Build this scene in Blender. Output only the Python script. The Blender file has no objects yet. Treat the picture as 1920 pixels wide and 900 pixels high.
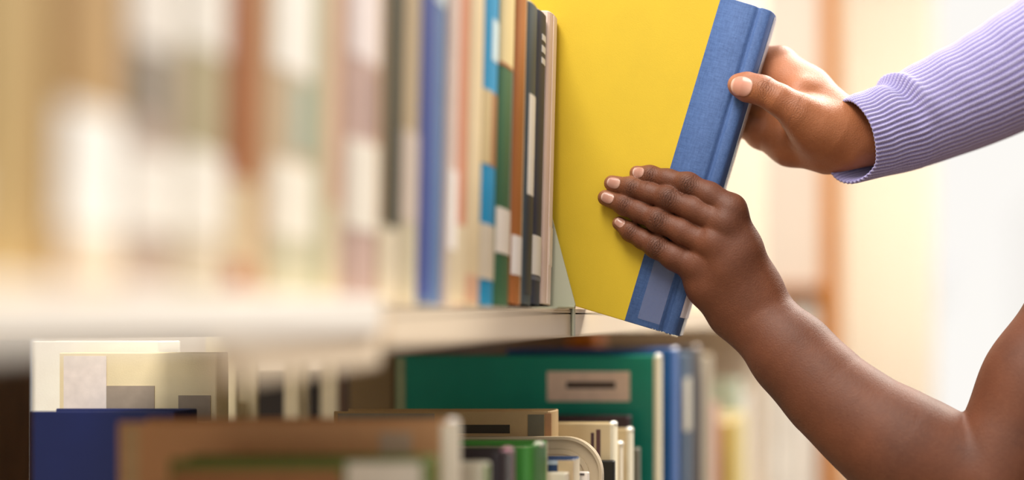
import bpy, bmesh, math, random
import numpy as np
from mathutils import Vector, Matrix

random.seed(7)
np.random.seed(7)
SC = bpy.context.scene
COL = SC.collection

# ------------------------------------------------------------------ camera, world, sun, exposure
F = 2300.0            # focal length in pixels of the 1920x900 frame
VX, VY = 1700.0, 592.0  # where the shelf run vanishes in the frame
CAMZ = 1.25
cam_d = bpy.data.cameras.new('camera')
cam = bpy.data.objects.new('camera', cam_d)
COL.objects.link(cam)
cam.location = (0, 0, CAMZ)
cam.rotation_euler = (math.pi / 2, 0, 0)
cam_d.sensor_width = 36.0
cam_d.lens = F / 1920 * 36
cam_d.shift_x = -(VX - 960) / 1920
cam_d.shift_y = (VY - 450) / 1920
cam_d.clip_start = 0.02
cam_d.dof.use_dof = True
cam_d.dof.focus_distance = 0.992
cam_d.dof.aperture_fstop = cam_d.lens / 37.0
SC.camera = cam

world = bpy.data.worlds.new('world')
SC.world = world
world.use_nodes = True
wb = world.node_tree.nodes['Background']
wb.inputs[0].default_value = (1.0, 0.97, 0.925, 1)
wb.inputs[1].default_value = 0.74

sun_d = bpy.data.lights.new('sun', 'SUN')
sun_d.energy = 2.4
sun_d.angle = math.radians(14)
sun_d.color = (1.0, 0.93, 0.82)
sun = bpy.data.objects.new('sun', sun_d)
COL.objects.link(sun)
sun.rotation_euler = Vector((-0.40, -0.60, -0.62)).to_track_quat('-Z', 'Y').to_euler()

# unseen area lights, added to light the hands and brighten the far background
for nm, loc, sz, en in (('added_light', (-0.38, 0.15, 2.40), 0.8, 23), ('added_light', (0.15, 1.75, 2.60), 0.8, 24)):
    ld = bpy.data.lights.new(nm, 'AREA')
    ld.shape = 'RECTANGLE'
    ld.size, ld.size_y = 0.5, sz * 1.3
    ld.energy = en
    ld.color = (1.0, 0.94, 0.86)
    lo_ = bpy.data.objects.new(nm, ld)
    COL.objects.link(lo_)
    lo_.location = loc

SC.view_settings.view_transform = 'Standard'
SC.view_settings.look = 'None'
SC.view_settings.gamma = 1.0
SC.view_settings.use_curve_mapping = False
SC.view_settings.exposure = 0.45


def P(px, py, d):
    """a point seen at pixel (px, py) standing d metres down the aisle"""
    return Vector(((px - VX) / F * d, d, CAMZ + (VY - py) / F * d))


def PX(px, d):
    return (px - VX) / F * d


def PZ(py, d):
    return CAMZ + (VY - py) / F * d


# ------------------------------------------------------------------ materials
def lin(c):
    if isinstance(c, str):
        c = tuple(int(c[i:i + 2], 16) for i in (0, 2, 4))
    c = [v / 255.0 for v in c]
    return tuple(v / 12.92 if v <= 0.04045 else ((v + 0.055) / 1.055) ** 2.4 for v in c)


MATS = {}


def mat(col, rough=0.5, var=0.10, scale=60, bump=0.0, bscale=400, coat=0.0, stretch=None, name=None, spec=0.5):
    key = (str(col), rough, var, scale, bump, bscale, coat, str(stretch), spec)
    if key in MATS:
        return MATS[key]
    m = bpy.data.materials.new(name or 'mat_%d' % len(MATS))
    m.use_nodes = True
    nt = m.node_tree
    b = nt.nodes['Principled BSDF']
    c = lin(col)
    tc = nt.nodes.new('ShaderNodeTexCoord')
    mp = nt.nodes.new('ShaderNodeMapping')
    if stretch:
        mp.inputs['Scale'].default_value = stretch
    nt.links.new(tc.outputs['Object'], mp.inputs[0])
    nz = nt.nodes.new('ShaderNodeTexNoise')
    nz.inputs['Scale'].default_value = scale
    nz.inputs['Detail'].default_value = 5
    nt.links.new(mp.outputs[0], nz.inputs['Vector'])
    mx = nt.nodes.new('ShaderNodeMix')
    mx.data_type = 'RGBA'
    mx.inputs[6].default_value = (*[v * (1 - var) for v in c], 1)
    mx.inputs[7].default_value = (*[min(1, v * (1 + var)) for v in c], 1)
    nt.links.new(nz.outputs[0], mx.inputs[0])
    nt.links.new(mx.outputs[2], b.inputs['Base Color'])
    b.inputs['Roughness'].default_value = rough
    b.inputs['Specular IOR Level'].default_value = spec
    b.inputs['Coat Weight'].default_value = coat
    b.inputs['Coat Roughness'].default_value = 0.12
    if bump:
        n2 = nt.nodes.new('ShaderNodeTexNoise')
        n2.inputs['Scale'].default_value = bscale
        n2.inputs['Detail'].default_value = 3
        nt.links.new(mp.outputs[0], n2.inputs['Vector'])
        bp = nt.nodes.new('ShaderNodeBump')
        bp.inputs['Strength'].default_value = bump
        bp.inputs['Distance'].default_value = 0.001
        nt.links.new(n2.outputs[0], bp.inputs['Height'])
        nt.links.new(bp.outputs[0], b.inputs['Normal'])
    MATS[key] = m
    return m


def page_mat():
    if 'pages' in MATS:
        return MATS['pages']
    m = bpy.data.materials.new('page_edges')
    m.use_nodes = True
    nt = m.node_tree
    b = nt.nodes['Principled BSDF']
    tc = nt.nodes.new('ShaderNodeTexCoord')
    mp = nt.nodes.new('ShaderNodeMapping')
    mp.inputs['Scale'].default_value = (8, 1500, 8)
    nt.links.new(tc.outputs['Object'], mp.inputs[0])
    nz = nt.nodes.new('ShaderNodeTexNoise')
    nz.inputs['Scale'].default_value = 1.0
    nt.links.new(mp.outputs[0], nz.inputs['Vector'])
    mx = nt.nodes.new('ShaderNodeMix')
    mx.data_type = 'RGBA'
    mx.inputs[6].default_value = (*lin('c9b896'), 1)
    mx.inputs[7].default_value = (*lin('f2e8d2'), 1)
    nt.links.new(nz.outputs[0], mx.inputs[0])
    nt.links.new(mx.outputs[2], b.inputs['Base Color'])
    b.inputs['Roughness'].default_value = 0.8
    MATS['pages'] = m
    return m


def wood_mat(dark, light, name, stretch=(6, 6, 0.6)):
    m = bpy.data.materials.new(name)
    m.use_nodes = True
    nt = m.node_tree
    b = nt.nodes['Principled BSDF']
    tc = nt.nodes.new('ShaderNodeTexCoord')
    mp = nt.nodes.new('ShaderNodeMapping')
    mp.inputs['Scale'].default_value = stretch
    nt.links.new(tc.outputs['Object'], mp.inputs[0])
    nz = nt.nodes.new('ShaderNodeTexNoise')
    nz.inputs['Scale'].default_value = 12
    nz.inputs['Detail'].default_value = 6
    nz.inputs['Distortion'].default_value = 1.5
    nt.links.new(mp.outputs[0], nz.inputs['Vector'])
    cr = nt.nodes.new('ShaderNodeValToRGB')
    cr.color_ramp.elements[0].color = (*lin(dark), 1)
    cr.color_ramp.elements[0].position = 0.3
    cr.color_ramp.elements[1].color = (*lin(light), 1)
    cr.color_ramp.elements[1].position = 0.7
    nt.links.new(nz.outputs[0], cr.inputs[0])
    nt.links.new(cr.outputs[0], b.inputs['Base Color'])
    b.inputs['Roughness'].default_value = 0.45
    return m


# ------------------------------------------------------------------ mesh helpers
def link(name, me, m=None, parent=None):
    o = bpy.data.objects.new(name, me)
    COL.objects.link(o)
    if m:
        me.materials.append(m)
    if parent:
        o.parent = parent
    return o


def obj(name, bm, m, parent=None, smooth=False):
    me = bpy.data.meshes.new(name)
    bmesh.ops.recalc_face_normals(bm, faces=bm.faces)
    bm.to_mesh(me)
    bm.free()
    if smooth:
        for p in me.polygons:
            p.use_smooth = True
    return link(name, me, m, parent)


def tag(o, label, cat, group=None):
    o['label'] = label
    o['category'] = cat
    if group:
        o['group'] = group
    return o


def empty(name, loc=(0, 0, 0), rot=(0, 0, 0)):
    o = bpy.data.objects.new(name, None)
    COL.objects.link(o)
    o.location = loc
    o.rotation_euler = rot
    o.empty_display_size = 0.02
    return o


def box(x0, x1, y0, y1, z0, z1, bev=0.0, bm=None, seg=2):
    bm = bm or bmesh.new()
    vs = [bm.verts.new((x, y, z)) for z in (z0, z1) for y in (y0, y1) for x in (x0, x1)]
    fs = [(0, 2, 3, 1), (4, 5, 7, 6), (0, 1, 5, 4), (2, 6, 7, 3), (0, 4, 6, 2), (1, 3, 7, 5)]
    nf = [bm.faces.new([vs[i] for i in f]) for f in fs]
    if bev > 0:
        es = list({e for f in nf for e in f.edges})
        bmesh.ops.bevel(bm, geom=es, offset=bev, segments=seg, profile=0.6, affect='EDGES', clamp_overlap=True)
    return bm


def prism(outline, axis, a, b, bm=None):
    """extrude a 2D outline along axis ('x','y','z') from a to b"""
    bm = bm or bmesh.new()

    def v(p, t):
        return {'x': (t, p[0], p[1]), 'y': (p[0], t, p[1]), 'z': (p[0], p[1], t)}[axis]
    A = [bm.verts.new(v(p, a)) for p in outline]
    B = [bm.verts.new(v(p, b)) for p in outline]
    bm.faces.new(A)
    bm.faces.new(list(reversed(B)))
    n = len(outline)
    for i in range(n):
        bm.faces.new((A[i], B[i], B[(i + 1) % n], A[(i + 1) % n]))
    return bm


# ------------------------------------------------------------------ the setting
CREAM = mat('ead9c0', 0.45, 0.04, 8, name='cream_painted_steel')
CREAM_W = mat('efe0cb', 0.7, 0.05, 5, name='cream_wall')


def struct(name, bm, m, parent=None):
    o = obj(name, bm, m, parent)
    if not parent:
        o['kind'] = 'structure'
    return o


struct('floor', box(-4.5, 4.5, -4.0, 4.6, -0.05, 0.0), mat('7d6c5a', 0.9, 0.25, 30, 0.5, 300, name='carpet'))
# far wall around one wide window
WY = 4.5
wx0, wx1, wz0, wz1 = PX(1588, WY), 1.9, 0.55, 2.75
wall = bmesh.new()
box(-3.2, wx0, WY, WY + 0.12, 0, 3.1, bm=wall)
box(wx1, 3.0, WY, WY + 0.12, 0, 3.1, bm=wall)
box(wx0, wx1, WY, WY + 0.12, 0, wz0, bm=wall)
box(wx0, wx1, WY, WY + 0.12, wz1, 3.1, bm=wall)
struct('wall_back', wall, CREAM_W)
win = bmesh.new()
FW = 0.05
box(wx0, wx0 + FW * 0.5, WY + 0.02, WY + 0.10, wz0, wz1, bm=win)
box(wx1 - FW, wx1, WY + 0.02, WY + 0.10, wz0, wz1, bm=win)
box(wx0, wx1, WY + 0.02, WY + 0.10, wz0, wz0 + FW, bm=win)
box(wx0, wx1, WY + 0.02, WY + 0.10, wz1 - FW, wz1, bm=win)
wino = struct('window_1', win, mat('fbf7ee', 0.5, 0.02, name='white_window_frame'))
gl = bpy.data.materials.new('window_glass')
gl.use_nodes = True
nt = gl.node_tree
nt.nodes.remove(nt.nodes['Principled BSDF'])
tr = nt.nodes.new('ShaderNodeBsdfTransparent')
gs = nt.nodes.new('ShaderNodeBsdfGlossy')
gs.inputs['Roughness'].default_value = 0.02
mxs = nt.nodes.new('ShaderNodeMixShader')
mxs.inputs[0].default_value = 0.06
nt.links.new(tr.outputs[0], mxs.inputs[1])
nt.links.new(gs.outputs[0], mxs.inputs[2])
nt.links.new(mxs.outputs[0], nt.nodes['Material Output'].inputs[0])
obj('pane', box(wx0 + 0.02, wx1 - FW, WY + 0.055, WY + 0.061, wz0 + FW, wz1 - FW), gl, wino)

# curtain beside the window: a wavy, see-through warm fabric
cur = bpy.data.materials.new('curtain_fabric')
cur.use_nodes = True
nt = cur.node_tree
pb = nt.nodes['Principled BSDF']
pb.inputs['Base Color'].default_value = (*lin('fff4e2'), 1)
pb.inputs['Roughness'].default_value = 0.9
tl = nt.nodes.new('ShaderNodeBsdfTranslucent')
tl.inputs[0].default_value = (*lin('fffaf2'), 1)
mxs = nt.nodes.new('ShaderNodeMixShader')
wv = nt.nodes.new('ShaderNodeTexNoise')
wv.inputs['Scale'].default_value = 900
mr = nt.nodes.new('ShaderNodeMapRange')
mr.inputs['To Min'].default_value = 0.7
mr.inputs['To Max'].default_value = 0.85
nt.links.new(wv.outputs[0], mr.inputs[0])
nt.links.new(mr.outputs[0], mxs.inputs[0])
nt.links.new(pb.outputs[0], mxs.inputs[1])
nt.links.new(tl.outputs[0], mxs.inputs[2])
nt.links.new(mxs.outputs[0], nt.nodes['Material Output'].inputs[0])


def curtain(x0, x1, y, z0, z1, waves, amp, name, label):
    n = waves * 10
    bm = bmesh.new()
    rows = []
    for z in (z0, z1):
        rows.append([bm.verts.new((x0 + (x1 - x0) * i / n, y + amp * math.sin(i / n * waves * 2 * math.pi), z)) for i in range(n + 1)])
    for i in range(n):
        bm.faces.new((rows[0][i], rows[0][i + 1], rows[1][i + 1], rows[1][i]))
    o = obj(name, bm, cur, None, True)
    md = o.modifiers.new('thick', 'SOLIDIFY')
    md.thickness = 0.002
    return tag(o, label, 'curtain')


curtain(PX(1570, 4.35), PX(1752, 4.35), 4.35, 0.1, 2.95, 6, 0.02, 'curtain', 'pale cream curtain hanging beside the bright window')
tag(obj('curtain_rail', prism([(4.35 + 0.012 * math.cos(a * math.pi / 6), 2.955 + 0.012 * math.sin(a * math.pi / 6)) for a in range(12)], 'x', -0.45, 2.0),
        mat('d8c9a8', 0.4)), 'slim pale rail carrying the cream curtain', 'curtain rail')

# ------------------------------------------------------------------ the bookcase
LIPX = PX(1069, 0.98)          # front edge of the shelves
SPX = PX(1050, 1.0)            # plane of the spines
SHZ = PZ(580, 1.0)             # top of the upper shelf
LOZ = CAMZ - 0.335             # top of the lower shelf
BKX = LIPX - 0.33              # middle of the double-sided case
FARX = BKX - 0.33
CY0, CYS, CY1 = 0.25, 0.632, 2.3

case = empty('bookcase', ((LIPX + FARX) / 2, 1.0, 0))
tag(case, 'double-sided cream painted steel library bookcase holding the upright books', 'bookcase')


def cpart(name, bm, m):
    o = obj(name, bm, m)
    o.parent = case
    o.matrix_parent_inverse = Matrix.Translation(-case.location)
    return o


DARKW = wood_mat('4a3424', '6b4c33', 'dark_shelf_wood')
OAK = wood_mat('b46a1c', 'd98c32', 'golden_oak')


def shelf(y0, y1, z, lip, lipb=0.0025, front=LIPX, back=FARX):
    bm = bmesh.new()
    box(back, front, y0, y1, z - 0.004, z, bm=bm)                                   # the sheet
    box(front - 0.012, front, y0, y1, z - lip, z - 0.0005, lipb, bm=bm)              # its folded lips
    box(back, back + 0.012, y0, y1, z - lip, z - 0.0005, lipb, bm=bm)
    return bm


cpart('shelf', shelf(CYS + 0.004, CY1 - 0.02, SHZ, PZ(580, 0.98) - PZ(633, 0.98), back=BKX + 0.006), CREAM)
cpart('shelf', shelf(1.10, CY1 - 0.02, SHZ, 0.022, front=BKX - 0.006), CREAM)
CYN = LIPX * F / (445 - VX)
cpart('shelf', shelf(CYN + 0.002, CYS - 0.004, SHZ, 0.0315, back=BKX + 0.006), CREAM)
cpart('shelf', shelf(CY0, CYN - 0.002, SHZ, 0.0145, back=BKX + 0.006), CREAM)
cpart('label_holder', box(LIPX - 0.001, LIPX + 0.004, CY0 + 0.02, CYS - 0.012, SHZ - 0.014, SHZ + 0.004, 0.0015), mat('f6f2ea', 0.3, 0.02, name='white_plastic_rail'))
for z in (LOZ, 0.52, 0.14):
    cpart('shelf', shelf(CY0, CY1 - 0.02, z, 0.024), CREAM)
cpart('end_panel', box(FARX, LIPX + 0.004, CY1 - 0.02, CY1 + 0.005, 0, 1.95, 0.003), CREAM_W)
for x_ in (FARX + 0.01, BKX, LIPX - 0.02):
    cpart('upright', box(x_ - 0.012, x_ + 0.012, CY0 - 0.004, CY0 + 0.02, 0, SHZ - 0.001 if x_ > BKX else 1.95, 0.002), CREAM)
cpart('plinth', box(FARX + 0.03, LIPX - 0.03, CY0, CY1 - 0.02, 0, 0.115), DARKW)
cpart('back_panel', box(BKX - 0.004, BKX + 0.004, 1.30, CY1 - 0.02, 0.14, 1.95), DARKW)
cpart('back_panel', box(BKX - 0.004, BKX + 0.004, CY0, 0.835, 0.14, SHZ + 0.5), DARKW)
post_m = mat('e0d2b0', 0.4, 0.05, name='grey_beige_post')


def slotted_post(px, w, hx):
    """a steel upright with a row of slots, standing in the middle of the case"""
    bm = bmesh.new()
    xc = BKX - 0.02
    y = xc / ((px - VX) / F)
    hw = w / 2
    box(xc - hx, xc + hx, y - hw, y - hw + 0.006, 0, 1.95, 0.001, bm=bm)
    box(xc - hx, xc + hx, y + hw - 0.006, y + hw, 0, 1.95, 0.001, bm=bm)
    z = 0.1
    while z < 1.9:
        box(xc - 0.002, xc + 0.002, y - hw + 0.005, y + hw - 0.005, z, z + 0.02, bm=bm)
        z += 0.05
    cpart('slotted_upright', bm, post_m)


for px, w, hx in ((437, 0.040, 0.0135), (556, 0.022, 0.0075), (628, 0.028, 0.009)):
    slotted_post(px, w, hx)

# unseen dark bookcase, added across the aisle to block light from the right
oc = empty('bookcase', (0.9, 0.9, 0))
tag(oc, 'unseen dark wooden bookcase added across the aisle to block light', 'bookcase')
for nm, q in (('back_panel', (0.74, 0.752, 0.25, 2.4, 0.08, 1.95)), ('side_panel', (0.752, 1.05, 0.25, 0.275, 0, 2.0)), ('side_panel', (0.752, 1.05, 2.375, 2.4, 0, 2.0)),
              ('top', (0.735, 1.06, 0.24, 2.41, 1.95, 1.98)), ('plinth', (0.745, 1.04, 0.28, 2.37, 0, 0.08)), ('shelf', (0.752, 1.05, 0.275, 2.375, 0.9, 0.92)), ('shelf', (0.752, 1.05, 0.275, 2.375, 1.4, 1.42))):
    o = obj(nm, box(*q), DARKW, oc)
    o.matrix_parent_inverse = Matrix.Translation(-oc.location)

# ------------------------------------------------------------------ books
def arc_profile(w, t, bulge, n=10):
    """outline of cover in x (depth, spine at 0) and y (thickness): from rear edge of near board round the spine to the far board"""
    pts = [(-w, -t / 2)]
    for i in range(n + 1):
        a = math.pi * (i / n - 0.5)
        pts.append((-bulge + bulge * (abs(math.cos(a)) ** 0.6), t / 2 * math.sin(a)))
    pts.append((-w, t / 2))
    return pts


def offset_poly(pts, d):
    out = []
    n = len(pts)
    for i, p in enumerate(pts):
        a = pts[max(i - 1, 0)]
        b = pts[min(i + 1, n - 1)]
        tx, ty = b[0] - a[0], b[1] - a[1]
        l = math.hypot(tx, ty) or 1
        out.append((p[0] + ty / l * d, p[1] - tx / l * d))
    return out


def cover_mesh(w, t, h, bulge, board=0.0024):
    bm = bmesh.new()
    outer = arc_profile(w, t, bulge)
    inner = offset_poly(outer, -board)
    rings = []
    for z, s in ((0, 0.0007), (0.0008, 0), (h - 0.0008, 0), (h, 0.0007)):
        o = offset_poly(outer, -s) + list(reversed(offset_poly(inner, s)))
        rings.append([bm.verts.new((p[0], p[1], z)) for p in o])
    n = len(rings[0])
    for a, b in zip(rings, rings[1:]):
        for i in range(n):
            bm.faces.new((a[i], a[(i + 1) % n], b[(i + 1) % n], b[i]))
    k = len(outer)
    for r in (rings[0], rings[-1]):
        for i in range(k - 1):
            bm.faces.new((r[i], r[i + 1], r[n - 2 - i], r[n - 1 - i]))
    return bm


def spine_patch(w, t, bulge, z0, z1, f0=-1.0, f1=1.0, off=0.0004):
    """a thin sheet that follows the spine, between thickness fractions f0..f1"""
    bm = bmesh.new()
    n = 12
    pts = []
    for i in range(n + 1):
        y = (f0 + (f1 - f0) * i / n)
        a = math.asin(max(-1, min(1, y)))
        pts.append((-bulge + bulge * (abs(math.cos(a)) ** 0.6), t / 2 * y))
    A = offset_poly(pts, off)
    B = offset_poly(pts, -0.0003)
    ring = A + list(reversed(B))
    return prism(ring, 'z', z0, z1, bm)


def make_book(label, y, t, h, w, col, spx=None, zb=None, lean=0.0, labels=(), patches=(), group=None, bulge=None,
              rough=0.5, cat='book', coat=0.0, pages=True, bump=0.15, spec=0.3, glint=None):
    """a hardback standing on a shelf, its spine towards the aisle (+x)
    labels: (z0, z1, colour, f0, f1, name) strips round the spine
    patches: (x0, x1, z0, z1, colour, name) flat pieces on the near board"""
    spx = SPX if spx is None else spx
    zb = SHZ if zb is None else zb
    a = math.radians(lean)
    bulge = min(0.006, t * 0.22) if bulge is None else bulge
    r = empty('book', (spx, y, zb + t / 2 * math.sin(abs(a)) + 0.0003), (-a, 0, 0))
    tag(r, label, cat, group)
    m = mat(col, rough, 0.10, 40, bump, 900, coat, spec=spec)
    obj('cover', cover_mesh(w, t, h, bulge), m, r)
    if pages:
        obj('page_block', box(-w + 0.004, -bulge - 0.002, -t / 2 + 0.0026, t / 2 - 0.0026, 0.003, h - 0.004), page_mat(), r)
    if glint:
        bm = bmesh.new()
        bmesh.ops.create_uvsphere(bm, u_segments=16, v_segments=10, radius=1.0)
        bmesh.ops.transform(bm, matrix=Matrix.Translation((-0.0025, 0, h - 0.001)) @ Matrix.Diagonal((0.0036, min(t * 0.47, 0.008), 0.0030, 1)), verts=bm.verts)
        obj('glint_bead', bm, mat(glint, 0.10, 0.02, 40, coat=1.0), r, True)  # pale glossy bead added as a highlight at the top of the spine
    for L in labels:
        z0, z1, c = L[:3]
        f0, f1 = (L[3], L[4]) if len(L) > 4 else (-0.92, 0.92)
        nm = L[5] if len(L) > 5 else 'spine_label'
        obj(nm, spine_patch(w, t, bulge, max(0.001, z0), min(h - 0.001, z1), f0, f1, 0.0005 if nm == 'spine_label' else 0.0003), mat(c, 0.5, 0.05, 60), r)
    for x0, x1, z0, z1, c, nm in patches:
        obj(nm, box(x0, x1, -t / 2 - 0.0005, -t / 2 + 0.0005, z0, z1), mat(c, 0.6, 0.15, 120), r)
    return r


def ydist(px):
    return SPX * F / (px - VX)


# upper shelf, boundaries of the spines in the photograph at mid height
UP = [
    # x0, x1, height, colour, label, bands [(y0,y1,colour,f0,f1,name)]
    (-190, -60, 0.30, 'b9a67c', 'olive tan hardback in the row, before the tan one with the tall white label', [(300, 420, 'e8e0d0')]),
    (-60, 100, 0.30, 'b99f6e', 'thick tan hardback with a brown edge beside the white-labelled tan book', [(-200, 600, '96703e', 0.55, 0.98, 'spine_band')]),
    (104, 226, 0.29, 'b8986a', 'tan hardback with a tall rounded white spine label, on the upper shelf', [(210, 440, 'fdfbf5', -0.97, 0.97), (440, 520, 'e5d8c4', -0.9, 0.9, 'spine_band')]),
    (226, 324, 0.30, 'b4a294', 'mauve grey hardback with a white top and a dark green stripe', [(-160, 92, 'e9e4dc', -0.9, 0.9, 'spine_band'), (100, 225, '5c6960', -0.6, -0.05, 'spine_band'), (290, 440, 'f2eee6')]),
    (324, 420, 0.30, 'aca182', 'olive hardback with a white top and a white label, beside the rust brown book', [(-160, 95, 'e6e2d9', -0.9, 0.9, 'spine_band'), (290, 440, 'efebe1'), (440, 530, 'cfc3ae', -0.9, 0.9, 'spine_band')]),
    (422, 494, 0.29, '9c5f38', 'rust brown hardback with a plain tan foot on the upper shelf', [(-160, 600, 'c79f72', 0.35, 0.98, 'spine_band'), (345, 600, 'd3bf9d', -0.95, 0.97, 'spine_band'), (500, 545, '9d5240', -0.9, 0.0, 'spine_band')]),
    (494, 584, 0.30, 'c7b396', 'tan hardback with a white top, grey green panel and white label', [(-160, 140, 'f0ede4', -0.92, 0.7, 'spine_band'), (150, 290, '9fae9f', -0.2, 0.6, 'spine_band'), (312, 450, 'efe9da'), (450, 600, 'c9c4a8', -0.95, 0.95, 'spine_band')]),
    (586, 640, 0.29, 'd0ad92', 'pinkish tan hardback with a sage green edge', [(-160, 600, 'bdbd9d', -0.97, -0.4, 'spine_band'), (385, 600, 'd3c4a6', -0.4, 0.95, 'spine_band')]),
    (640, 704, 0.30, 'c2a79d', 'rosy mauve hardback with a long white label', [(-160, 115, 'e6dbd8', -0.9, 0.9, 'spine_band'), (130, 250, 'a08882', 0.0, 0.75, 'spine_band'), (270, 436, 'e8e2d5')]),
    (704, 714, 0.29, 'b79a74', 'slim tan book beside the dark green one', [(420, 600, 'cbbd9f', -0.97, 0.97, 'spine_band')]),
    (714, 750, 0.29, '26332e', 'slim dark green book with a cream foot', [(430, 600, 'd8cdb6', -0.97, 0.97, 'spine_band')]),
    (750, 784, 0.27, 'b4a183', 'pale khaki book between the dark green and the blue one', [(250, 420, 'cbbcae', -0.9, 0.9), (420, 600, 'c7bda2', -0.9, 0.9, 'spine_band')]),
    (784, 836, 0.265, '5a77a0', 'slate blue hardback with an indigo stripe down its spine', [(-100, 565, '3f4e92', -0.85, -0.2, 'spine_band'), (-40, 0, 'b5c4cb', -0.9, 0.9, 'spine_band')]),
    (836, 851, 0.27, 'd9c4b8', 'slim whitish pink book beside the blue one', [(320, 470, 'f5efe8'), (470, 600, 'd4c6aa', -0.9, 0.9, 'spine_band')]),
    (851, 874, 0.265, 'c98b70', 'slim salmon pink book with a cream foot', [(425, 600, 'd8c8a8', -0.95, 0.95, 'spine_band')]),
    (874, 905, 0.26, 'd9c6a2', 'slim cream book left of the turquoise spine', [(520, 570, 'd3a98c', -0.9, 0.9, 'spine_band')]),
    (905, 935, 0.255, '1f8fc0', 'turquoise and brown paperback with white patches on its spine', [(30, 110, 'c9dfe6', -0.2, 0.8, 'spine_band'), (172, 312, '9a6a4a', -0.2, 0.95, 'spine_band'), (172, 312, 'cdb88a', -0.95, -0.2, 'spine_band'), (425, 528, 'd9cdb8')]),
    (935, 963, 0.25, '3f6a4c', 'green book with a cream upper half and a white label', [(-200, 120, 'd8c592', -0.95, 0.95, 'spine_band'), (120, 126, 'a5623a', -0.95, 0.95, 'spine_band'), (120, 392, '8f938c', 0.5, 0.97, 'spine_band'), (395, 480, 'efe6da')]),
    (963, 983, 0.237, 'a9693a', 'brown book with a cream edge and a small white label', [(-200, 600, 'd9c19a', 0.5, 0.97, 'spine_band'), (450, 524, 'f3ede8', -0.9, 0.8)]),
    (983, 1002, 0.2295, '4a555c', 'slim grey book with a long white strip on its spine', [(180, 372, 'f2eee6', -0.6, 0.75, 'spine_band'), (372, 560, '3a4048', -0.7, 0.7, 'spine_band')]),
    (1002, 1021, 0.2295, '3a3f52', 'dark slate book with small pale marks and a white label', [(62, 74, 'd8d8dc', -0.3, 0.6, 'spine_mark'), (84, 97, 'd8d8dc', -0.3, 0.6, 'spine_mark'), (107, 119, 'd8d8dc', -0.3, 0.6, 'spine_mark'), (450, 524, 'f4f0e8', -0.9, 0.9), (526, 534, '6c7180', -0.9, 0.9, 'spine_band')]),
    (1021, 1039, 0.234, 'dcc2b4', 'pale pink book standing at the end of the row against the bookend', [(-100, 600, 'f0dcd2', -0.35, 0.35, 'spine_band'), (432, 505, 'eee2da', -0.2, 0.9)]),
]
nU = len(UP)
for i, (x0, x1, h, col, lab, bands) in enumerate(UP):
    lean = 1.0 + 3.9 * max(0, (i - 1)) / (nU - 1)
    sf = lambda x: float(np.interp(x, (0, 110, 440, 800, 930, 1030), (-26, -22, -14, -4, 0, 2)))
    ya, yb = ydist(x0 - sf(x0)), ydist(x1 - sf(x1))
    t = (yb - ya) * 0.985
    yc = (ya + yb) / 2
    ls = []
    for B in bands:
        z0 = PZ(B[1], yc) - SHZ
        z1 = PZ(B[0], yc) - SHZ
        if z0 > h - 0.002:
            continue
        ls.append((z0, min(z1, h - 0.0015)) + tuple(B[2:]))
    w = 0.15 + 0.03 * random.random()
    make_book(lab, yc, t, h, w, col, spx=SPX + random.uniform(-0.002, 0.001), zb=SHZ + (0.0018 if i > nU - 5 else 0), lean=lean, labels=ls,
              group='books on the upper shelf', rough=0.5)

# bookend that closes the row and hooks over the shelf lip
yb = ydist(1039 - 2) + 0.003
be = empty('bookend', (SPX, yb, SHZ))
tag(be, 'grey green steel bookend hooked over the shelf edge beside the pale pink book', 'bookend')
bx1 = PX(1078, yb) - SPX
steel = mat('b4b59f', 0.42, 0.04, 30, name='grey_green_steel')
zt = PZ(430, yb) - SHZ
slope = (PX(1078, yb) - PX(1036, yb)) / (PZ(430, yb) - PZ(575, yb))
z0 = 0.0015
out = [(-0.12, z0), (bx1, z0), (bx1, 0.004), (bx1 - slope * 0.16, 0.164), (bx1 - slope * 0.16 - 0.012, 0.17), (-0.11, 0.17), (-0.12, 0.162)]
pl = prism(out, 'y', 0, 0.0016)
for v in pl.verts:
    v.co.y += v.co.z * math.tan(math.radians(4.9))
obj('plate', pl, steel, be)
obj('foot', box(-0.12, bx1, -0.05, 0.0016, 0.0004, 0.0016), steel, be)
obj('hook', box(bx1 - 0.0045, bx1, -0.001, 0.0014, -0.0215, 0.003, 0.0004), steel, be)
obj('hook', box(bx1 - 0.0012, bx1 + 0.0002, -0.0045, 0.001, -0.0215, 0.001, 0.0003), steel, be)

# lower shelf: d, thickness, left px, right px, top py
def low(label, d, t, xl, xr, yt, col, labels=(), patches=(), group='books on the lower shelf', rough=0.4, bulge=None, zb=None, pages=True, glint=None):
    """d: distance of the near board. patches and labels in photograph pixels"""
    zb = LOZ if zb is None else zb
    s = d / F
    spx = PX(xr, d)
    h = PZ(yt, d) - zb
    w = (xr - xl) * s
    ls = [(PZ(b[1], d) - zb, min(h - 0.001, PZ(b[0], d) - zb)) + tuple(b[2:]) for b in labels]
    ps = [(PX(p[0], d) - spx, PX(p[1], d) - spx, PZ(p[3], d) - zb, PZ(p[2], d) - zb, p[4], p[5]) for p in patches]
    return make_book(label, d + t / 2, t, h, w, col, spx=spx, zb=zb, labels=ls, patches=ps, group=group, rough=rough, bulge=bulge, pages=pages, glint=glint)


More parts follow.
